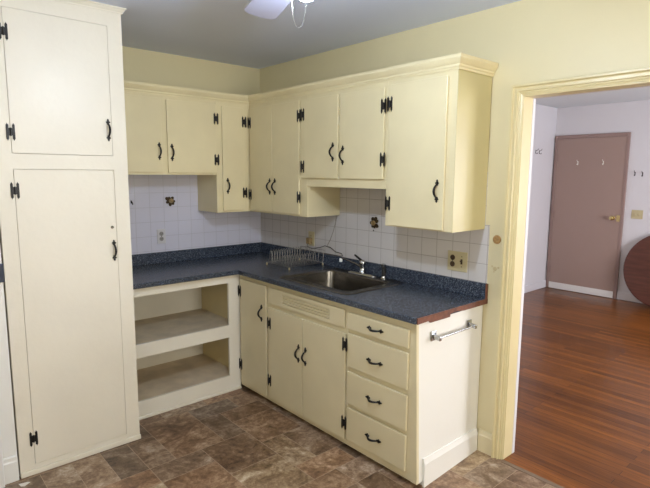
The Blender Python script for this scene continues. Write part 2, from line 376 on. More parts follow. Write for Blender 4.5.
# kitchen floor: vinyl in mixed tile sizes
def vinyl_floor():
    bm = bmesh.new(); lay = bm.loops.layers.color.new('tint')
    ux, uy = 0.155, 0.165; x0, y0 = -0.935-18*ux, -1.19-27*uy; nx, ny = 25, 35
    used = [[False]*ny for _ in range(nx)]; tiles = []
    def put(i, j, w, h):
        if i+w > nx or j+h > ny: return False
        if any(used[a][b] for a in range(i, i+w) for b in range(j, j+h)): return False
        for a in range(i, i+w):
            for b in range(j, j+h): used[a][b] = True
        tiles.append((i, j, w, h)); return True
    rnd = random.Random(11)
    put(14, 27, 1, 2); put(15, 27, 2, 3); put(17, 27, 1, 2); put(18, 26, 2, 2); put(16, 25, 2, 2); put(18, 24, 1, 2)
    for i in range(nx):
        for j in range(ny):
            if used[i][j]: continue
            opts = [(2, 2)]*4+[(2, 1)]*3+[(1, 2)]*3+[(1, 1)]*1; rnd.shuffle(opts)
            for w, h in opts+[(1, 1)]:
                if put(i, j, w, h): break
    g = 0.0015
    cl = lambda v, a, b: max(a, min(b, v))
    for i, j, w, h in tiles:
        a, b = cl(x0+i*ux+g, XL, 0.0), cl(x0+(i+w)*ux-g, XL, 0.0); c, d = cl(y0+j*uy+g, YF, 0.0), cl(y0+(j+h)*uy-g, YF, 0.0)
        if b-a < 0.005 or d-c < 0.005: continue
        f = bm.faces.new([bm.verts.new(p) for p in ((a, c, 0), (b, c, 0), (b, d, 0), (a, d, 0))])
        v = rnd.choice((0.78, 0.87, 0.94, 1.0)); wm = rnd.uniform(-0.035, 0.03)
        for l in f.loops: l[lay] = (min(1, v+wm+0.03), v, max(0, v-wm-0.04), 1)
    f = bm.faces.new([bm.verts.new(p) for p in ((XL, YF, -0.0008), (0.0, YF, -0.0008), (0.0, 0, -0.0008), (XL, 0, -0.0008))]); f.material_index = 1
    f2 = bm.faces.new([bm.verts.new(p) for p in ((XL, YF, -0.04), (XL, 0, -0.04), (0.0, 0, -0.04), (0.0, YF, -0.04))]); f2.material_index = 1
    me = bpy.data.meshes.new('floor'); bm.to_mesh(me); bm.free()
    o = bpy.data.objects.new('floor', me); COL.objects.link(o); me.materials.append(MAT['vinyl']); me.materials.append(MAT['mortar'])
    return struct(o)
vinyl_floor()
# hall
HX, HY, HH, HYR = 4.665, -0.425, 2.529, -4.8
struct(bx(0.0, HX+0.1, HYR-0.1, HY+0.1, -0.04, -0.001).build('floor_hall', 'wood'))
struct(bx(0.12, HX+0.1, HY, HY+0.1, 0, HH).build('wall_hall_left', 'hallwall'))
struct(bx(HX, HX+0.1, HYR-0.1, HY, 0, HH).build('wall_hall_back', 'hallwall'))
struct(MB().slab([0.12, 1.5, 3.3, HX], [0, 0.7, 2.2, HH], lambda x, z: not (1.5 < x < 3.3 and 0.7 < z < 2.2), HYR-0.1, HYR, 'xzy').build('wall_hall_right', 'hallwall'))
struct(bx(0.06, HX+0.1, HYR-0.1, HY+0.1, HH, HH+0.06).build('ceiling_hall', 'ceilhall'))
w3 = MB()
for x0, x1, z0, z1 in ((1.5, 1.56, .7, 2.2), (3.24, 3.3, .7, 2.2), (1.5, 3.3, .7, .76), (1.5, 3.3, 2.14, 2.2), (2.37, 2.43, .7, 2.2)): w3.box(x0, x1, HYR-0.08, HYR-0.03, z0, z1)
w3 = struct(w3.build('window_3', 'whitetrim')); bx(1.56, 2.37, HYR-.058, HYR-.053, .76, 2.14).build('pane', 'glass', w3); bx(2.43, 3.24, HYR-.058, HYR-.053, .76, 2.14).build('pane', 'glass', w3)
struct(bx(0.12, HX, HY-0.016, HY, 0, 0.10).build('baseboard_hall_left', 'hallwall', bevel=0.004))
struct(bx(HX-0.016, HX, HYR, -1.384, 0, 0.10).build('baseboard_hall_back', 'hallwall', bevel=0.004))

# doorway casing: stepped profile run up the left side, across the head and down the right side
def casing():
    prof = [(0, 0), (0, 0.026), (0.004, 0.032), (0.016, 0.032), (0.019, 0.022), (0.023, 0.018), (0.034, 0.018), (0.036, 0.024), (0.041, 0.024), (0.044, 0.014), (0.052, 0.013), (0.054, 0.008), (0.064, 0.006), (0.064, 0)]
    m = MB(); yo, zo, yr = DY0+0.062, DZ+0.062, DY1-0.070
    prof = [(a*0.056/0.064, d) for a, d in prof]; prof2 = [(a, d) for a, d in prof]
    rows = []
    for (a, d), (a2, _) in zip(prof, prof2):
        rows.append([(-d, yo-a, 0), (-d, yo-a, zo-a2), (-d, yr+a, zo-a2), (-d, yr+a, 0)])
    loops = [[rows[k][i] for k in range(len(rows))] for i in range(4)]
    m.loops(loops, cap_first=True, cap_last=True)
    return struct(m.build('trim_doorway_casing', 'walltrim'))
casing()
j = MB()
j.box(0.0, 0.0955, DY0, DY0+0.019, 0, DZ+0.019).box(0.0, 0.0955, DY1-0.019, DY1, 0, DZ+0.019).box(0.0, 0.0955, DY1, DY0, DZ, DZ+0.019)
struct(j.build('trim_doorway_jamb', 'walltrim', bevel=0.002))
j = MB()
j.box(0.096, 0.124, DY0-0.001, DY0+0.019, 0, DZ+0.019).box(0.096, 0.124, DY1-0.019, DY1+0.001, 0, DZ+0.019).box(0.096, 0.124, DY1, DY0, DZ-0.001, DZ+0.019)
struct(j.build('trim_doorway_stop', 'hallwall', bevel=0.002))
# baseboards in the kitchen
def baseboard(name, x0, x1, y0, y1, h, mat, thin):
    m = MB()
    if thin == 'x': poly = [(x1, y0, 0), (x0, y0, 0), (x0, y0, h-0.03), (x0+0.004, y0, h-0.022), (x0+0.006, y0, h-0.006), (x0+0.012, y0, h), (x1, y0, h)]; m.prism(poly, (0, y1-y0, 0))
    else: poly = [(x0, y1, 0), (x0, y0, 0), (x0, y0, h-0.03), (x0, y0+0.004, h-0.022), (x0, y0+0.006, h-0.006), (x0, y0+0.012, h), (x0, y1, h)]; m.prism(poly, (x1-x0, 0, 0))
    return struct(m.build(name, mat))
baseboard('baseboard_right', -0.020, 0, -2.2515, -2.344, 0.128, 'base', 'x')
baseboard('baseboard_right_front', -0.020, 0, YF, DY1-0.070, 0.128, 'base', 'x')
baseboard('baseboard_nook', -2.178, -2.113, -0.844, -0.828, 0.136, 'nook', 'y')
struct(bx(-2.30, -2.181, -0.872, -0.828, 0, 2.12).build('trim_nook_casing', 'whitetrim', bevel=0.004))
struct(bx(-0.03, 0.0, DY1+0.0, DY0, -0.0005, 0.0015).build('trim_floor_edge', 'threshold'))

# tiles on the walls
struct(MB().box(-1.468, -0.007, -0.007, -0.0003, 0.996, 1.62).build('wall_back_tile', 'tileA'))
struct(MB().slab([-2.2474, -2.2202, -0.0072], [0.996, 1.3274, 1.62], lambda y, z: not (y < -2.2202 and z > 1.3274), -0.007, -0.0003, 'yzx').build('wall_right_tile', 'tileB'))

# ------------------------------------------------------------------ pantry
YP = -0.835
pt = thing('pantry_cabinet', (-1.787, -0.42, 0), 'tall white-cream pantry cabinet with two stacked doors reaching the ceiling', 'cabinet')
PX0, PX1 = -2.1049, -1.4687
m = MB(); m.slab([PX0, -2.0336, -1.547, PX1], [0.028, 0.0543, 1.6168, 1.6933, 2.381, 2.4865], lambda x, z: not (-2.0336 < x < -1.547 and (0.0543 < z < 1.6168 or 1.6933 < z < 2.381)), YP, YP+0.02, 'xzy')
m.build('face_frame', 'pantry', pt, bevel=0.0015)
m = MB(); m.box(PX0, PX0+0.018, YP+0.0205, -0.004, 0.0, 2.4855).box(PX1-0.018, PX1, YP+0.0205, -0.004, 0.0, 2.4855).box(PX0+.018, PX1-.018, -0.016, -0.004, 0.0, 2.4855)
m.box(PX0+.018, PX1-.018, YP+0.0215, -0.016, 1.64, 1.66).box(PX0+.018, PX1-.018, YP+0.0215, -0.016, 0.03, 0.05).box(PX0+.018, PX1-.018, YP+0.0215, -0.016, 2.40, 2.42)
m.build('carcass', 'pantry', pt)
g = 0.0015
def pdoor(z0, z1, hz, hinges):
    o = bx(-2.0336+g, -1.547-g, YP-0.001, YP+0.019, z0+g, z1-g).build('door', 'pantry', pt, bevel=0.0012)
    place(HANDLE, 'handle', o, (-1.567, YP-0.001, hz), 'A')
    for z in hinges: place(HINGE, 'hinge', o, (-2.0325, YP-0.0015, z), 'A')
    return o
pdoor(1.6933, 2.381, 1.833, (2.268, 1.797))
ld = pdoor(0.0543, 1.6168, 1.168, (1.511, 0.20))
MB().lathe([(0.0085, 0), (0.0085, 0.003), (0.006, 0.005), (0.003, 0.005), (0.0028, 0.002)], (-1.571, YP-0.001, 1.299), (0, -1, 0), 16).build('lock', 'steel', ld, smooth=False)
m = MB(); m.box(PX0, PX1+0.004, YP-0.009, YP+0.02, 0, 0.0275); m.build('plinth', 'pantry', pt, bevel=0.004)
def crown_sweep(path_fn, prof):
    m = MB(); n = len(path_fn(0)); L = []
    for i in range(n): L.append([Vector(path_fn(o)[i][:2]+(z,)) for o, z in prof])
    return m.loops(L, cap_first=True, cap_last=True)
prof = [(0.001, 2.455), (0.006, 2.455), (0.008, 2.462), (0.013, 2.468), (0.018, 2.476), (0.023, 2.479), (0.023, 2.4855), (0.001, 2.4855)]
crown_sweep(lambda o: [(PX0, YP-o), (PX1+o, YP-o), (PX1+o, -0.004)], prof).build('crown', 'pantry', pt)
tag(bx(-2.150, -2.108, -0.8435, -0.8285, 1.059, 1.152).build('wall_plate', 'navy', bevel=0.003), 'dark navy plate on the white wall at the left edge of the tall pantry', 'plate')
tag(MB().prism([(-2.125, -0.885, 0.0012), (-2.085, -0.895, 0.0012), (-2.075, -0.905, 0.0012), (-2.105, -0.925, 0.0012), (-2.12, -0.915, 0.0012)], (0, 0, 0.0012)).build('paper_scrap', 'scrap'), 'small white scrap lying on the brown floor before the pantry', 'scrap')

# ------------------------------------------------------------------ upper cabinets
D = 0.3187; ZU = 1.305; ZF = 2.157; ZB = 1.59
UG = 'upper wall cabinets'
def upper(wall, s0, s1, z0, label, loc, extra=0.0):
    r = thing('wall_cabinet', loc, label, 'cabinet', UG)
    m = MB(); wbox(wall, s0, s1, 0.0085, D-0.02, z0+0.012, ZF, m); wbox(wall, s0, s1, D-0.0202, D, z0, ZF, m)
    e = min(s0, s1)+0.001, max(s0, s1)-0.001
    for a in (e[0], e[1]-0.016): wbox(wall, a, a+0.016, 0.0085, D-0.02, z0, z0+0.013, m)
    m.build('carcass', 'upper', r, bevel=0.0012)
    return r
c1 = upper('A', PX1+0.003, -0.6144, ZB, 'short two-door wall cabinet beside the tall pantry', (-1.04, -0.16, ZB))
door(c1, 'A', -1.437, -1.039, D, 1.607, 2.108, 'upper', [(-1.062, 1.751)], [(-1.437, 2.0), (-1.437, 1.70)])
door(c1, 'A', -0.999, -0.621, D, 1.604, 2.104, 'upper', [(-0.970, 1.745)], [(-0.619, 2.001), (-0.619, 1.702)])
c2 = upper('A', -0.6134, -0.004, ZU, 'narrow one-door corner wall cabinet on the back wall, lower than its short neighbour', (-0.46, -0.16, ZU))
door(c2, 'A', -0.567, -0.379, D, 1.320, 2.098, 'upper', [(-0.530, 1.508)], [(-0.377, 1.994), (-0.377, 1.454)])
c3 = upper('B', -D-0.0006, -1.031, ZU, 'tall double-door wall cabinet in the corner left of the sink', (-0.16, -0.66, ZU))
door(c3, 'B', -0.637, -0.345, D, 1.318, 2.096, 'upper', [(-0.612, 1.508)], [(-0.3455, 1.99), (-0.3455, 1.44)])
door(c3, 'B', -0.958, -0.641, D, 1.320, 2.098, 'upper', [(-0.677, 1.508)], [(-0.960, 1.995), (-0.960, 1.441)])
c4 = upper('B', -1.032, -1.754, 1.518, 'short double-door wall cabinet hanging above the sink', (-0.16, -1.39, 1.518))
door(c4, 'B', -1.351, -1.000, D, 1.573, 2.097, 'upper', [(-1.310, 1.743)], [(-1.0005, 2.0), (-1.0005, 1.652)])
door(c4, 'B', -1.740, -1.380, D, 1.574, 2.096, 'upper', [(-1.403, 1.720)], [(-1.738, 1.99), (-1.738, 1.688)])
c5 = upper('B', -1.755, -2.2180, ZU, 'tall single-door wall cabinet at the doorway end of the row', (-0.16, -1.99, ZU))
bx(-D, -0.0085, -2.2205, -2.2183, ZU, ZF).build('end_panel', 'darkcream', c5)['label'] = 'darker cream end panel'
door(c5, 'B', -2.168, -1.792, D, 1.312, 2.102, 'upper', [(-2.128, 1.518)], [(-1.785, 1.996), (-1.785, 1.438)])
prof = [(0.0005, ZF-0.03), (0.006, ZF-0.03), (0.008, ZF-0.02), (0.012, ZF-0.016), (0.012, ZF-0.006), (0.018, ZF), (0.026, ZF+0.012), (0.031, ZF+0.022), (0.031, ZF+0.037), (0.0005, ZF+0.037)]
cr = crown_sweep(lambda o: [(PX1+0.003, -D-o), (-D-o, -D-o), (-D-o, -2.2202-o), (-0.004, -2.2202-o)], prof).build('crown_moulding', 'upper')
tag(cr, 'cream stepped crown moulding along the tops of the wall cabinets', 'moulding')
# boards behind the crown close the tops
tb = MB(); tb.box(PX1+0.004, -0.004, -D, -0.004, ZF+0.001, ZF+0.012).box(-D, -0.004, -2.2195, -D, ZF+0.001, ZF+0.012); tb.build('top_board', 'upper', cr)

# ------------------------------------------------------------------ base cabinets
FD = 0.60
sh = thing('open_shelf_cabinet', (-1.04, -0.3, 0), 'open cream base cabinet with two empty shelves beside the pantry', 'cabinet')
m = MB(); xs = [PX1+0.003, -1.44, -0.697, -0.602]
m.slab(xs, [0.02, 0.121, 0.414, 0.506, 0.819, 0.878], lambda x, z: not (-1.44 < x < -0.697 and (0.121 < z < 0.414 or 0.506 < z < 0.819)), -FD, -FD+0.02, 'xzy')
m.build('face_frame', 'cream', sh, bevel=0.0015)
m = MB(); m.box(PX1+0.003, PX1+0.02, -FD+0.0205, -0.03, 0.0, 0.878).box(PX1+0.02, -0.622, -0.045, -0.03, 0.0, 0.878)
m.build('carcass', 'cream', sh)
o = bx(-0.622, -0.605, -FD+0.0205, -0.03, 0.0, 0.878).build('side_panel', 'aged', sh); o['label'] = 'tan inner side panel'
for z in (0.1205, 0.5055): bx(PX1+0.021, -0.623, -FD+0.0206, -0.046, z-0.018, z).build('shelf', 'shelfboard', sh)
bx(PX1+0.003, -0.604, -FD-0.010, -FD+0.012, 0, 0.0195).build('plinth', 'cream', sh, bevel=0.004)

def base_unit(name, s0, s1, label, openings, blind=0.0, side_panel=False):
    r = thing(name, P('B', (s0+s1)/2, 0.3, 0), label, 'cabinet', 'base cabinets under the counter')
    m = MB(); xs = sorted({s0, s1} | {v for o in openings for v in o[:2]}); zs = sorted({0.03, 0.878} | {v for o in openings for v in o[2:]})
    m.slab(xs, zs, lambda y, z: not any(o[0] < y < o[1] and o[2] < z < o[3] for o in openings), -FD, -FD+0.02, 'yzx')
    m.build('face_frame', 'base', r, bevel=0.0015)
    m = MB(); b0, b1 = s0, s1+blind
    m.box(-FD+.0205, -0.03, b1-.016, b1, 0.05, 0.878)
    m.box(-FD+.0205, -0.03, b0, b0+.016, 0.05, 0.878)
    m.box(-0.028, -0.012, b0, b1, 0.05, 0.878).box(-FD+.0205, -0.0285, b0+.0165, b1-.0165, 0.05, 0.066)
    m.build('carcass', 'base', r)
    bx(-0.548, -0.530, s0+0.001, s1-0.001, 0, 0.0495).build('toe_kick', 'base', r)
    return r
b1 = base_unit('base_cabinet', -0.967, -0.6015, 'one-door cream base cabinet in the inner corner left of the sink cabinet', [(-0.93, -0.63, 0.09, 0.82)])
door(b1, 'B', -0.950, -0.622, FD, 0.058, 0.846, 'base', [(-0.901, 0.647)], [(-0.6205, 0.753), (-0.6205, 0.199)])
b2 = base_unit('sink_cabinet', -1.747, -0.968, 'cream sink base cabinet with two doors below a slotted panel', [(-1.70, -1.02, 0.1, 0.69), (-1.70, -1.02, 0.745, 0.83)])
door(b2, 'B', -1.344, -0.981, FD, 0.064, 0.703, 'base', [(-1.312, 0.470)], [(-0.990, 0.596), (-0.990, 0.19)])
door(b2, 'B', -1.737, -1.350, FD, 0.064, 0.703, 'base', [(-1.382, 0.468)], [(-1.736, 0.642), (-1.736, 0.17)])
m = MB(); zs = [0.736]; slots = []
for k in range(4): slots.append((0.759+k*0.0172, 0.7665+k*0.0172))
wbox('B', -1.61, -1.13, FD+0.0031, FD+0.0045, 0.755, 0.83).build('slot_backing', 'base', b2)
zl = sorted([0.736, 0.843]+[v for s in slots for v in s])
m.slab([-1.726, -1.600, -1.138, -0.990], zl, lambda y, z: not (-1.600 < y < -1.138 and any(a < z < b for a, b in slots)), -FD-0.014, -FD-0.003, 'yzx')
m.build('slotted_panel', 'base', b2, bevel=0.0012)
b3 = base_unit('drawer_cabinet', -2.2245, -1.748, 'cream base cabinet with four stacked drawers at the counter end', [(-2.18, -1.78, 0.745, 0.83), (-2.18, -1.78, 0.53, 0.70), (-2.18, -1.78, 0.31, 0.48), (-2.18, -1.78, 0.09, 0.26)])
for z0, z1, hz in ((0.738, 0.835, 0.785), (0.519, 0.713, 0.606), (0.297, 0.488, 0.391), (0.076, 0.272, 0.170)):
    drawer(b3, 'B', -2.194, -1.760, FD, z0, z1, 'base', -1.970, hz)
# end panel leaning out a little at the bottom front
m = MB()
bm_ = MB(); bm_.prism([(-0.6012, -2.2247, 0.878), (-0.6012, -2.2305, 0.878), (-0.6012, -2.264, 0.03), (-0.6012, -2.2247, 0.03)], (0.018, 0, 0)); bm_.build('end_stile', 'base', b3)
m.loops([[(-0.583, -2.2248, 0.878), (-0.004, -2.2248, 0.878), (-0.004, -2.2248, 0.0), (-0.545, -2.2248, 0.0), (-0.545, -2.2248, 0.03), (-0.583, -2.2248, 0.03)],
         [(-0.583, -2.2305, 0.878), (-0.004, -2.2305, 0.878), (-0.004, -2.2305, 0.0), (-0.545, -2.262, 0.0), (-0.545, -2.262, 0.03), (-0.583, -2.263, 0.03)]], cap_first=True, cap_last=True)
m.build('end_panel', MAT['nook'], b3)
m = MB()
m.loops([[(-0.553, -2.263, 0.0), (-0.553, -2.275, 0.0), (-0.553, -2.275, 0.125), (-0.553, -2.266, 0.155), (-0.553, -2.259, 0.155)],
         [(-0.022, -2.2315, 0.0), (-0.022, -2.25, 0.0), (-0.022, -2.25, 0.105), (-0.022, -2.241, 0.132), (-0.022, -2.2315, 0.132)]], cap_first=True, cap_last=True)
struct(m.build('baseboard_cabinet_end', MAT['nook']))

# ------------------------------------------------------------------ countertop with backsplash
ct = thing('countertop', (-0.4, -0.4, 0.88), 'L-shaped speckled navy laminate countertop with low backsplash', 'countertop')
SX0, SX1, SY0, SY1 = -0.520, -0.125, -1.655, -1.075       # hole for the bowl
CE = -2.2551; CF = -0.6408
m = MB().slab(sorted([PX1+0.003, CF, SX0, SX1, -0.0075]), sorted([CE, SY0, SY1, CF, -0.0075]),
              lambda x, y: (y > CF or x > CF) and not (SX0 < x < SX1 and SY0 < y < SY1), 0.880, 0.914)
m.build('top', 'laminate', ct, bevel=0.006, seg=3)
m = MB().slab([PX1+0.003, -0.0275, -0.0075], [CE, -0.0275, -0.0075], lambda x, y: y > -0.0275 or x > -0.0275, 0.9142, 0.9992)
m.build('backsplash', 'laminate', ct, bevel=0.002)
m = MB(); m.prism([(CF+0.01, CE-0.0005, 0.881), (CF+0.01, CE-0.0005, 0.912), (-0.008, CE-0.0005, 0.912), (-0.008, CE-0.0005, 0.884), (-0.24, CE-0.0005, 0.884), (-0.30, CE-0.0005, 0.892), (-0.36, CE-0.0005, 0.890), (-0.365, CE-0.0005, 0.872), (-0.53, CE-0.0005, 0.872), (-0.545, CE-0.0005, 0.884)], (0, -0.006, 0))
m.box(-0.0275, -0.008, CE-0.0045, CE-0.0005, 0.9125, 0.9985)
o = m.build('edge_strip', 'edge', ct); o['label'] = 'raw red-brown wooden edge'
tag(MB().lathe([(0.012, 0), (0.012, 0.002), (0.006, 0.004)], (-1.159, -0.14, 0.9143), n=12).build('drain_cap', 'steel'), 'tiny metal cap on the countertop close to the pantry', 'cap')

# ------------------------------------------------------------------ sink, faucet, sprayer
sk = thing('kitchen_sink', (-0.32, -1.365, 0.914), 'single-bowl stainless steel sink set in the navy countertop', 'sink')
RX0, RX1, RY0, RY1 = -0.575, -0.048, -1.705, -1.028
BX0, BX1, BY0, BY1 = -0.508, -0.140, -1.640, -1.090
L = [rrect(RX0, RX1, RY0, RY1, 0.9145, 0.035), rrect(RX0+.003, RX1-.003, RY0+.003, RY1-.003, 0.9185, 0.043), rrect(RX0+.012, RX1-.012, RY0+.012, RY1-.012, 0.9180, 0.04),
     rrect(BX0-.005, BX1+.005, BY0-.005, BY1+.005, 0.9170, 0.050), rrect(BX0-.001, BX1+.001, BY0-.001, BY1+.001, 0.914, 0.048), rrect(BX0, BX1, BY0, BY1, 0.908, 0.047), rrect(BX0+.006, BX1-.006, BY0+.006, BY1-.006, 0.86, 0.046),
     rrect(BX0+.014, BX1-.014, BY0+.014, BY1-.014, 0.775, 0.055), rrect(BX0+.022, BX1-.022, BY0+.022, BY1-.022, 0.757, 0.05), rrect(BX0+.045, BX1-.045, BY0+.045, BY1-.045, 0.748, 0.04)]
MB().loops(L, cap_last=True).build('basin', 'steel', sk, smooth=True)
MB().lathe([(0.042, 0), (0.042, 0.003), (0.034, 0.003), (0.030, 0.0005), (0.004, 0.0005)], (-0.324, -1.365, 0.7483), n=24).build('drain', 'chrome', sk)
fc = thing('faucet', (-0.075, -1.335, 0.918), 'chrome single-lever faucet with long spout behind the sink', 'faucet')
MB().loops([rrect(-0.100, -0.052, -1.462, -1.208, 0.9185, 0.022), rrect(-0.098, -0.054, -1.460, -1.210, 0.925, 0.02), rrect(-0.090, -0.062, -1.440, -1.230, 0.931, 0.013)], cap_first=True).build('base_plate', 'chrome', fc, smooth=True)
MB().lathe([(0.022, 0), (0.022, 0.008), (0.017, 0.014), (0.016, 0.050), (0.021, 0.056), (0.021, 0.078), (0.014, 0.088), (0.004, 0.091)], (-0.075, -1.335, 0.930), n=20).build('body', 'chrome', fc, smooth=True)
MB().tube([(-0.078, -1.325, 0.972), (-0.095, -1.29, 0.990), (-0.125, -1.23, 1.012), (-0.140, -1.20, 1.020), (-0.144, -1.192, 1.016)], [0.009, 0.0065, 0.0055, 0.006, 0.006], 10).build('spout', 'steel', fc, smooth=True)
o = MB().lathe([(0.010, 0), (0.011, 0.004), (0.011, 0.020), (0.008, 0.024)], (-0.144, -1.192, 0.995), n=14).build('aerator', 'white', fc, smooth=True); o['label'] = 'white spout tip'
MB().tube([(-0.075, -1.332, 1.012), (-0.075, -1.310, 1.022), (-0.072, -1.28, 1.034), (-0.070, -1.255, 1.044)], [0.010, 0.008, 0.008, 0.006], 10).build('lever', 'black', fc, smooth=True)
sp = thing('sink_sprayer', (-0.080, -1.535, 0.918), 'black and chrome side sprayer standing right of the faucet', 'sprayer')
MB().lathe([(0.021, 0), (0.021, 0.005), (0.015, 0.010), (0.014, 0.018)], (-0.080, -1.535, 0.9185), n=18).build('collar', 'chrome', sp, smooth=True)
MB().lathe([(0.0115, 0), (0.012, 0.03), (0.010, 0.05), (0.012, 0.062)], (-0.080, -1.535, 0.937), n=16).build('grip', 'black', sp, smooth=True)
MB().lathe([(0.012, 0), (0.015, 0.006), (0.016, 0.018), (0.010, 0.022)], (-0.080, -1.535, 0.999), n=16).build('head', 'chrome', sp, smooth=True)

# ------------------------------------------------------------------ dish rack
dr = thing('dish_rack', (-0.2, -0.72, 0.914), 'empty wire dish rack on the counter left of the sink', 'rack')
X0, X1, Y0, Y1 = -0.360, -0.040, -0.880, -0.600
def loop(z): return [(X0, Y0, z), (X1, Y0, z), (X1, Y1, z), (X0, Y1, z), (X0, Y0, z)]
MB().tube(loop(0.936), 0.0026, 6).build('lower_frame', 'wire', dr)
for y in (-0.84, -0.80, -0.76, -0.72, -0.68, -0.64): MB().tube([(X0, y, 0.936), (X1, y, 0.936)], 0.0016, 5).build('floor_wire', 'wire', dr)
for yc, hh in ((-0.80, 0.072), (-0.635, 0.095)):
    for k in range(13):
        x = X0+0.015+k*(X1-X0-0.03)/12
        MB().tube([(x, yc+0.030, 0.937), (x+0.003, yc+0.012, 0.937+hh*0.9), (x+0.003, yc+0.004, 0.937+hh), (x+0.003, yc-0.004, 0.937+hh*0.9), (x, yc-0.022, 0.937)], 0.0019, 5).build('prong', 'wire', dr)
MB().tube([(X1+0.012, Y0-0.004, 1.030), (X1+0.012, Y1+0.004, 1.030)], 0.0022, 6).build('back_rail', 'wire', dr)
for k in range(6):
    y = Y0+k*(Y1-Y0)/5
    MB().tube([(X1, y, 0.936), (X1+0.012, y, 1.030)], 0.0018, 5).build('back_post', 'wire', dr)
for x in (X0+0.02, X0+0.14, X0+0.24): MB().tube([(x, Y0, 0.936), (x, Y0-0.010, 0.995)], 0.0018, 5).build('side_post', 'wire', dr)
for x, y in ((X0, Y0), (X1, Y0), (X1, Y1), (X0, Y1)):
    MB().lathe([(0.003, 0), (0.006, 0.003), (0.007, 0.009), (0.006, 0.014), (0.003, 0.019)], (x, y, 0.9143), n=12).build('foot', 'rubber', dr, smooth=True)

# ------------------------------------------------------------------ outlets, plates, cords, ornaments
def duplex(parent, wall, s, z, d, mat, slotmat, face='outlet_face'):
    for zz in (z+0.0195, z-0.0195):
        f = MB().lathe([(0.0165, 0), (0.0165, 0.002), (0.0155, 0.003)], P(wall, s, d, zz), P(wall, 0, 1, 0) if wall == 'A' else (-1, 0, 0), 20).build(face, mat, parent)
        sl = MB()
        for e in (-0.006, 0.006): wbox(wall, s+e-0.0011, s+e+0.0011, d+0.003, d+0.0036, zz-0.001, zz+0.008, sl)
        wbox(wall, s-0.0022, s+0.0022, d+0.003, d+0.0036, zz-0.010, zz-0.006, sl); sl.build('slot', slotmat, f)
    MB().lathe([(0.003, 0), (0.002, 0.0012)], P(wall, s, d, z), (0, -1, 0) if wall == 'A' else (-1, 0, 0), 8).build('screw', slotmat, parent)
oa = thing('power_outlet', (-0.929, -0.008, 1.12), 'white duplex outlet on the tiles of the back wall', 'outlet')
wbox('A', -0.963, -0.895, 0.0075, 0.0135, 1.064, 1.176).build('plate', 'paleplate', oa, bevel=0.003)
duplex(oa, 'A', -0.929, 1.12, 0.0135, 'greyface', 'dark')
ob = thing('power_outlet', (-0.008, -0.71, 1.10), 'beige outlet on the right wall above the dish rack', 'outlet')
wbox('B', -0.746, -0.674, 0.0075, 0.0135, 1.043, 1.157).build('plate', 'beige', ob, bevel=0.003)
duplex(ob, 'B', -0.710, 1.10, 0.0135, 'beige', 'darkbeige')
pa = thing('plug_adapter', (-0.04, -0.712, 1.08), 'tan plug adapter in the outlet above the dish rack', 'adapter')
wbox('B', -0.733, -0.690, 0.0175, 0.052, 1.060, 1.108).build('body', 'ornament', pa, bevel=0.005)
MB().tube([(-0.050, -0.715, 1.065), (-0.062, -0.72, 1.045), (-0.05, -0.76, 1.03), (-0.024, -0.83, 1.045), (-0.018, -0.88, 1.062), (-0.016, -0.94, 1.055), (-0.016, -1.00, 1.028), (-0.016, -1.06, 1.025), (-0.017, -1.075, 1.008), (-0.02, -1.05, 1.004), (-0.016, -0.9, 1.0035), (-0.016, -0.74, 1.0035), (-0.016, -0.60, 1.0035), (-0.018, -0.56, 1.0035)], 0.0028, 6).build('cord', 'cord', pa, smooth=True)
tag(MB().tube([(-0.010, -1.005, 1.318), (-0.0115, -0.99, 1.25), (-0.0115, -0.965, 1.18), (-0.0115, -0.93, 1.11), (-0.0125, -0.90, 1.066)], 0.0024, 6).build('hanging_wire', 'cordlight'), 'thin grey cord hanging down the tiles under the corner cabinet', 'cord')
sw = thing('switch_plate', (-0.008, -2.053, 1.10), 'beige double plate with outlet and switch on the tiles near the doorway', 'switch')
wbox('B', -2.121, -1.986, 0.0075, 0.014, 1.040, 1.158).build('plate', 'beige', sw, bevel=0.003)
duplex(sw, 'B', -2.022, 1.10, 0.014, 'darkbeige', 'black')
t = MB(); wbox('B', -2.0905, -2.0775, 0.014, 0.016, 1.085, 1.115, t); wbox('B', -2.088, -2.080, 0.016, 0.027, 1.100, 1.108, t); t.build('toggle', 'darkbeige', sw, bevel=0.001)
for zz in (1.13, 1.07): MB().lathe([(0.0035, 0), (0.002, 0.0015)], (-0.014, -2.084, zz), (-1, 0, 0), 8).build('screw', 'darkbeige', sw)
def ornament(wall, s, z, label, seed):
    r = thing('flower_ornament', P(wall, s, 0.0075, z), label, 'ornament', 'ornaments on the tiles')
    rnd = random.Random(seed)
    for k in range(7):
        a = 2*PI*k/7+rnd.uniform(-.2, .2); rr = 0.041*rnd.uniform(0.8, 1.15)
        pts = []
        for q in range(8):
            b = 2*PI*q/8; u, v = rr*0.62+rr*0.42*math.cos(b), rr*0.32*math.sin(b)
            pts.append(P(wall, s+u*math.cos(a)-v*math.sin(a), 0.0078+0.0006*k, z+u*math.sin(a)+v*math.cos(a)))
        MB().prism(pts, P(wall, 0, 0.006, 0)).build('petal', 'bronze', r, bevel=0.0015)
    ax = (0, -1, 0) if wall == 'A' else (-1, 0, 0)
    MB().lathe([(0.017, 0.006), (0.018, 0.014), (0.016, 0.021), (0.006, 0.024)], P(wall, s+0.004, 0.0078, z+0.002), ax, 14).build('centre', 'ornament', r, smooth=True)
    return r
ornament('A', -0.849, 1.388, 'brown flower ornament on the back wall tiles above the white outlet', 3)
o2 = ornament('B', -1.383, 1.272, 'dark brown flower ornament on the tiles above the faucet', 5)
MB().lathe([(0.005, 0), (0.004, 0.004)], (-0.0076, -1.372, 1.222), (-1, 0, 0), 10).build('drop', 'black', o2)
hk = thing('wall_hook', (-1.147, -0.0075, 1.39), 'small black hook on the tiles close to the pantry', 'hook')
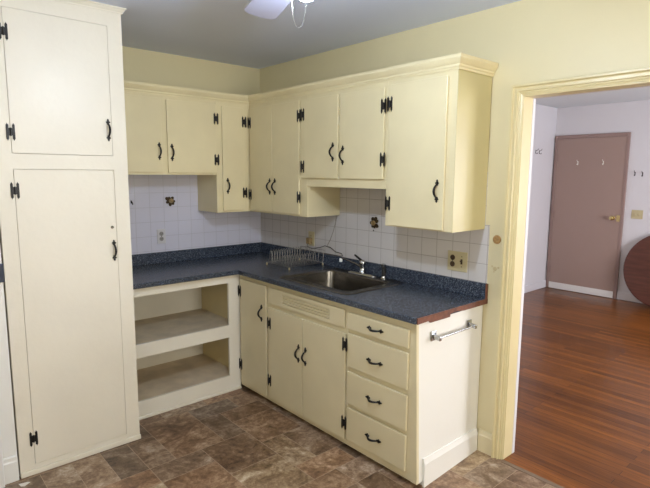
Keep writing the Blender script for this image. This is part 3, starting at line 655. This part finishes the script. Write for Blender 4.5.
wbox('A', -1.152, -1.142, 0.0075, 0.010, 1.378, 1.400).build('plate', 'black', hk, bevel=0.001)
MB().tube([(-1.147, -0.010, 1.395), (-1.147, -0.024, 1.388), (-1.146, -0.03, 1.378), (-1.145, -0.026, 1.37)], 0.0035, 8).build('prong', 'black', hk)
tag(MB().lathe([(0.024, 0), (0.025, 0.004), (0.022, 0.008), (0.012, 0.009), (0.010, 0.006), (0.003, 0.006)], (-0.0005, -2.296, 1.252), (-1, 0, 0), 20).build('wall_plug', 'plug'), 'round tan wooden plug on the yellow wall beside the doorway', 'plug')
ptc = MB()
for dy, dz, r_ in ((0, 0, 0.013), (0.018, 0.012, 0.006), (-0.02, 0.008, 0.007), (0.006, -0.018, 0.005)): ptc.lathe([(r_, 0), (r_*0.8, 0.001)], (-0.0003, -2.292+dy, 1.088+dz), (-1, 0, 0), 10)
tag(ptc.build('filler_patch', 'patch'), 'rough filler patch on the yellow wall below the round plug', 'patch')

# towel bar on the end panel
tb = thing('towel_bar', (-0.32, -2.235, 0.785), 'chrome towel bar on the end panel below the counter', 'towel bar')
for x, y0 in ((-0.472, -2.2365), (-0.150, -2.2365)):
    m = MB(); m.box(x-0.021, x+0.021, y0-0.007, y0-0.0005, 0.762, 0.812)
    bk = m.build('bracket', 'chrome', tb, bevel=0.003)
    MB().prism([(x-0.009, y0-0.0075, 0.774), (x+0.009, y0-0.0075, 0.774), (x+0.009, y0-0.0075, 0.796), (x-0.009, y0-0.0075, 0.796)], (0.0, -0.042, -0.004)).build('arm', 'chrome', bk, bevel=0.003)
MB().tube([(-0.480, -2.272, 0.782), (-0.142, -2.268, 0.782)], 0.0058, 10).build('rod', 'chrome', tb, smooth=True)

# ------------------------------------------------------------------ hall things
d = struct(bx(HX-0.030, HX-0.0005, -1.348, -0.480, 0.012, 2.100).build('door_1', 'halldoor', bevel=0.002))
f = MB(); f.box(HX-0.034, HX-0.0003, -0.4785, -0.4425, 0, 2.150).box(HX-0.034, HX-0.0003, -1.3835, -1.3495, 0, 2.150).box(HX-0.034, HX-0.0003, -1.3495, -0.4785, 2.102, 2.150)
f.build('door_frame', 'hallframe', d, bevel=0.003)
bx(HX-0.038, HX-0.0305, -1.340, -0.485, 0.006, 0.095).build('sweep', 'whitetrim', d, bevel=0.002)
MB().lathe([(0.030, 0), (0.030, 0.006), (0.012, 0.010), (0.011, 0.030), (0.024, 0.038), (0.030, 0.052), (0.026, 0.064), (0.010, 0.070)], (HX-0.0305, -1.262, 1.061), (-1, 0, 0), 20).build('knob', 'brass', d, smooth=True)
bx(HX-0.0345, HX-0.0302, -1.3475, -1.305, 1.02, 1.10).build('latch_plate', 'brass', d)
for z in (1.854, 1.066, 0.278): MB().box(HX-0.040, HX-0.0345, -0.500, -0.450, z-0.05, z+0.05).tube([(HX-0.042, -0.479, z-0.052), (HX-0.042, -0.479, z+0.052)], 0.007, 8).build('hinge', 'hallframe', d)
def coat_hook(name, x, y, z, mat, label, axis, group):
    r = thing(name, (x, y, z), label, 'hook', group)
    dx, dy = axis
    Q = lambda o, zz, s=0: (x+dx*o+abs(dy)*s, y+dy*o+abs(dx)*s, z+zz)
    m = MB(); a, b = Q(0.0005, -0.024, -0.005), Q(0.004, 0.024, 0.005); m.box(min(a[0], b[0]), max(a[0], b[0]), min(a[1], b[1]), max(a[1], b[1]), a[2], b[2]); m.build('plate', mat, r, bevel=0.001)
    MB().tube([Q(0.004, 0.012), Q(0.020, 0.016), Q(0.034, 0.028), Q(0.040, 0.040)], 0.0032, 8).build('upper_prong', mat, r)
    MB().tube([Q(0.004, -0.012), Q(0.016, -0.026), Q(0.028, -0.024), Q(0.033, -0.010)], 0.0032, 8).build('lower_prong', mat, r)
    return r
coat_hook('coat_hook', HX-0.030, -0.769, 1.773, 'white', 'white hook on the pink-brown door, nearer its hinges', (-1, 0), 'hooks on the hall door')
coat_hook('coat_hook', HX-0.030, -1.093, 1.774, 'white', 'white hook on the pink-brown door, above its knob side', (-1, 0), 'hooks on the hall door')
coat_hook('coat_hook', HX, -1.467, 1.632, 'hook', 'small dark hook on the hall wall just right of the door frame', (-1, 0), 'hooks on the hall back wall')
coat_hook('coat_hook', HX, -1.553, 1.625, 'hook', 'small dark hook on the hall wall, farther from the door frame', (-1, 0), 'hooks on the hall back wall')
coat_hook('coat_hook', 4.115, HY, 1.915, 'hook', 'dark coat hook on the hall side wall, nearer the doorway', (0, -1), 'hooks on the hall side wall')
coat_hook('coat_hook', 4.215, HY, 1.915, 'hook', 'dark coat hook on the hall side wall, nearer the pink-brown door', (0, -1), 'hooks on the hall side wall')
hs = thing('light_switch', (HX-0.005, -1.532, 1.122), 'grey-beige switch plate on the hall wall above the round tabletop', 'switch')
bx(HX-0.006, HX-0.0004, -1.597, -1.468, 1.066, 1.178).build('plate', 'beige', hs, bevel=0.002)
for y in (-1.509, -1.556): bx(HX-0.018, HX-0.0062, y-0.006, y+0.006, 1.108, 1.134).build('toggle', 'beige', hs, bevel=0.002)
# round tabletop leaning on the hall wall
R = 0.469; lean = 0.16
tt = thing('round_tabletop', (HX-0.12, -1.947, 0), 'dark mahogany round tabletop leaning against the hall wall', 'tabletop')
axis = Vector((-math.cos(lean), 0, math.sin(lean)))
cpt = Vector((HX-0.024-0.036-math.sin(lean)*R, -1.947, math.cos(lean)*R+0.006))
MB().lathe([(R-0.006, 0), (R, 0.004), (R, 0.020), (R-0.008, 0.026), (R-0.03, 0.028)], cpt, axis, 64).build('top', 'tabletop', tt)
MB().box(cpt.x+0.022, cpt.x+0.034, cpt.y-0.25, cpt.y+0.25, cpt.z-0.03, cpt.z+0.03).build('batten', 'tabletop', tt)

# ------------------------------------------------------------------ ceiling fan with its lamp
FX, FY = -1.445, -2.400
fan = thing('ceiling_fan', (FX, FY, H), 'pale ceiling fan with a lit bulb and pull chain', 'ceiling fan')
MB().lathe([(0.065, 0), (0.060, 0.03), (0.03, 0.045)], (FX, FY, H-0.0005), (0, 0, -1), 24).build('canopy', 'fanbody', fan, smooth=True)
MB().tube([(FX, FY, H-0.04), (FX, FY, 2.385)], 0.012, 10).build('downrod', 'fanbody', fan)
MB().lathe([(0.03, 0), (0.085, 0.012), (0.095, 0.04), (0.095, 0.075), (0.06, 0.095), (0.03, 0.10)], (FX, FY, 2.385), (0, 0, -1), 28).build('motor', 'fanbody', fan, smooth=True)
MB().lathe([(0.035, 0), (0.045, 0.012), (0.030, 0.030), (0.018, 0.045)], (FX, FY, 2.2855), (0, 0, -1), 20).build('light_socket', 'fanbody', fan, smooth=True)
MB().lathe([(0.012, 0.036), (0.022, 0.028), (0.034, 0.008), (0.036, -0.006), (0.030, -0.022), (0.018, -0.032), (0.004, -0.0355)], (FX, FY, 2.198), (0, 0, 1), 24).build('bulb', 'bulb', fan, smooth=True)
tip = Vector((-1.238, -1.815, 0)); a0 = math.atan2(tip.y-FY, tip.x-FX); RL = (tip-Vector((FX, FY, 0))).length
for k in range(4):
    a = a0+k*PI/2; c, s = math.cos(a), math.sin(a)
    def T(u, v, z): return (FX+u*c-v*s, FY+u*s+v*c, z)
    prof_ = [(0.16, -0.045), (0.22, -0.058), (RL-0.04, -0.070), (RL-0.012, -0.060), (RL, -0.04), (RL, 0.04), (RL-0.012, 0.060), (RL-0.04, 0.070), (0.22, 0.058), (0.16, 0.045)]
    bl = MB().prism([T(u, v, 2.28+v*0.16) for u, v in prof_], (0, 0, 0.006)).build('blade', 'blade', fan, bevel=0.002)
    MB().prism([T(0.085, -0.012, 2.300), T(0.20, -0.03, 2.2885), T(0.20, 0.03, 2.2935), T(0.085, 0.012, 2.303)], (0, 0, 0.005)).build('blade_arm', 'fanbody', bl)
pts = [(-1.466, FY+0.045, 2.27), (-1.466, FY+0.05, 2.167), (-1.462, FY+0.05, 2.125), (-1.452, FY+0.05, 2.098), (-1.438, FY+0.05, 2.091), (-1.424, FY+0.05, 2.100), (-1.412, FY+0.05, 2.128), (-1.406, FY+0.05, 2.18), (-1.408, FY+0.045, 2.27)]
MB().tube(pts, 0.0007, 6).build('pull_chain', 'steel', fan)
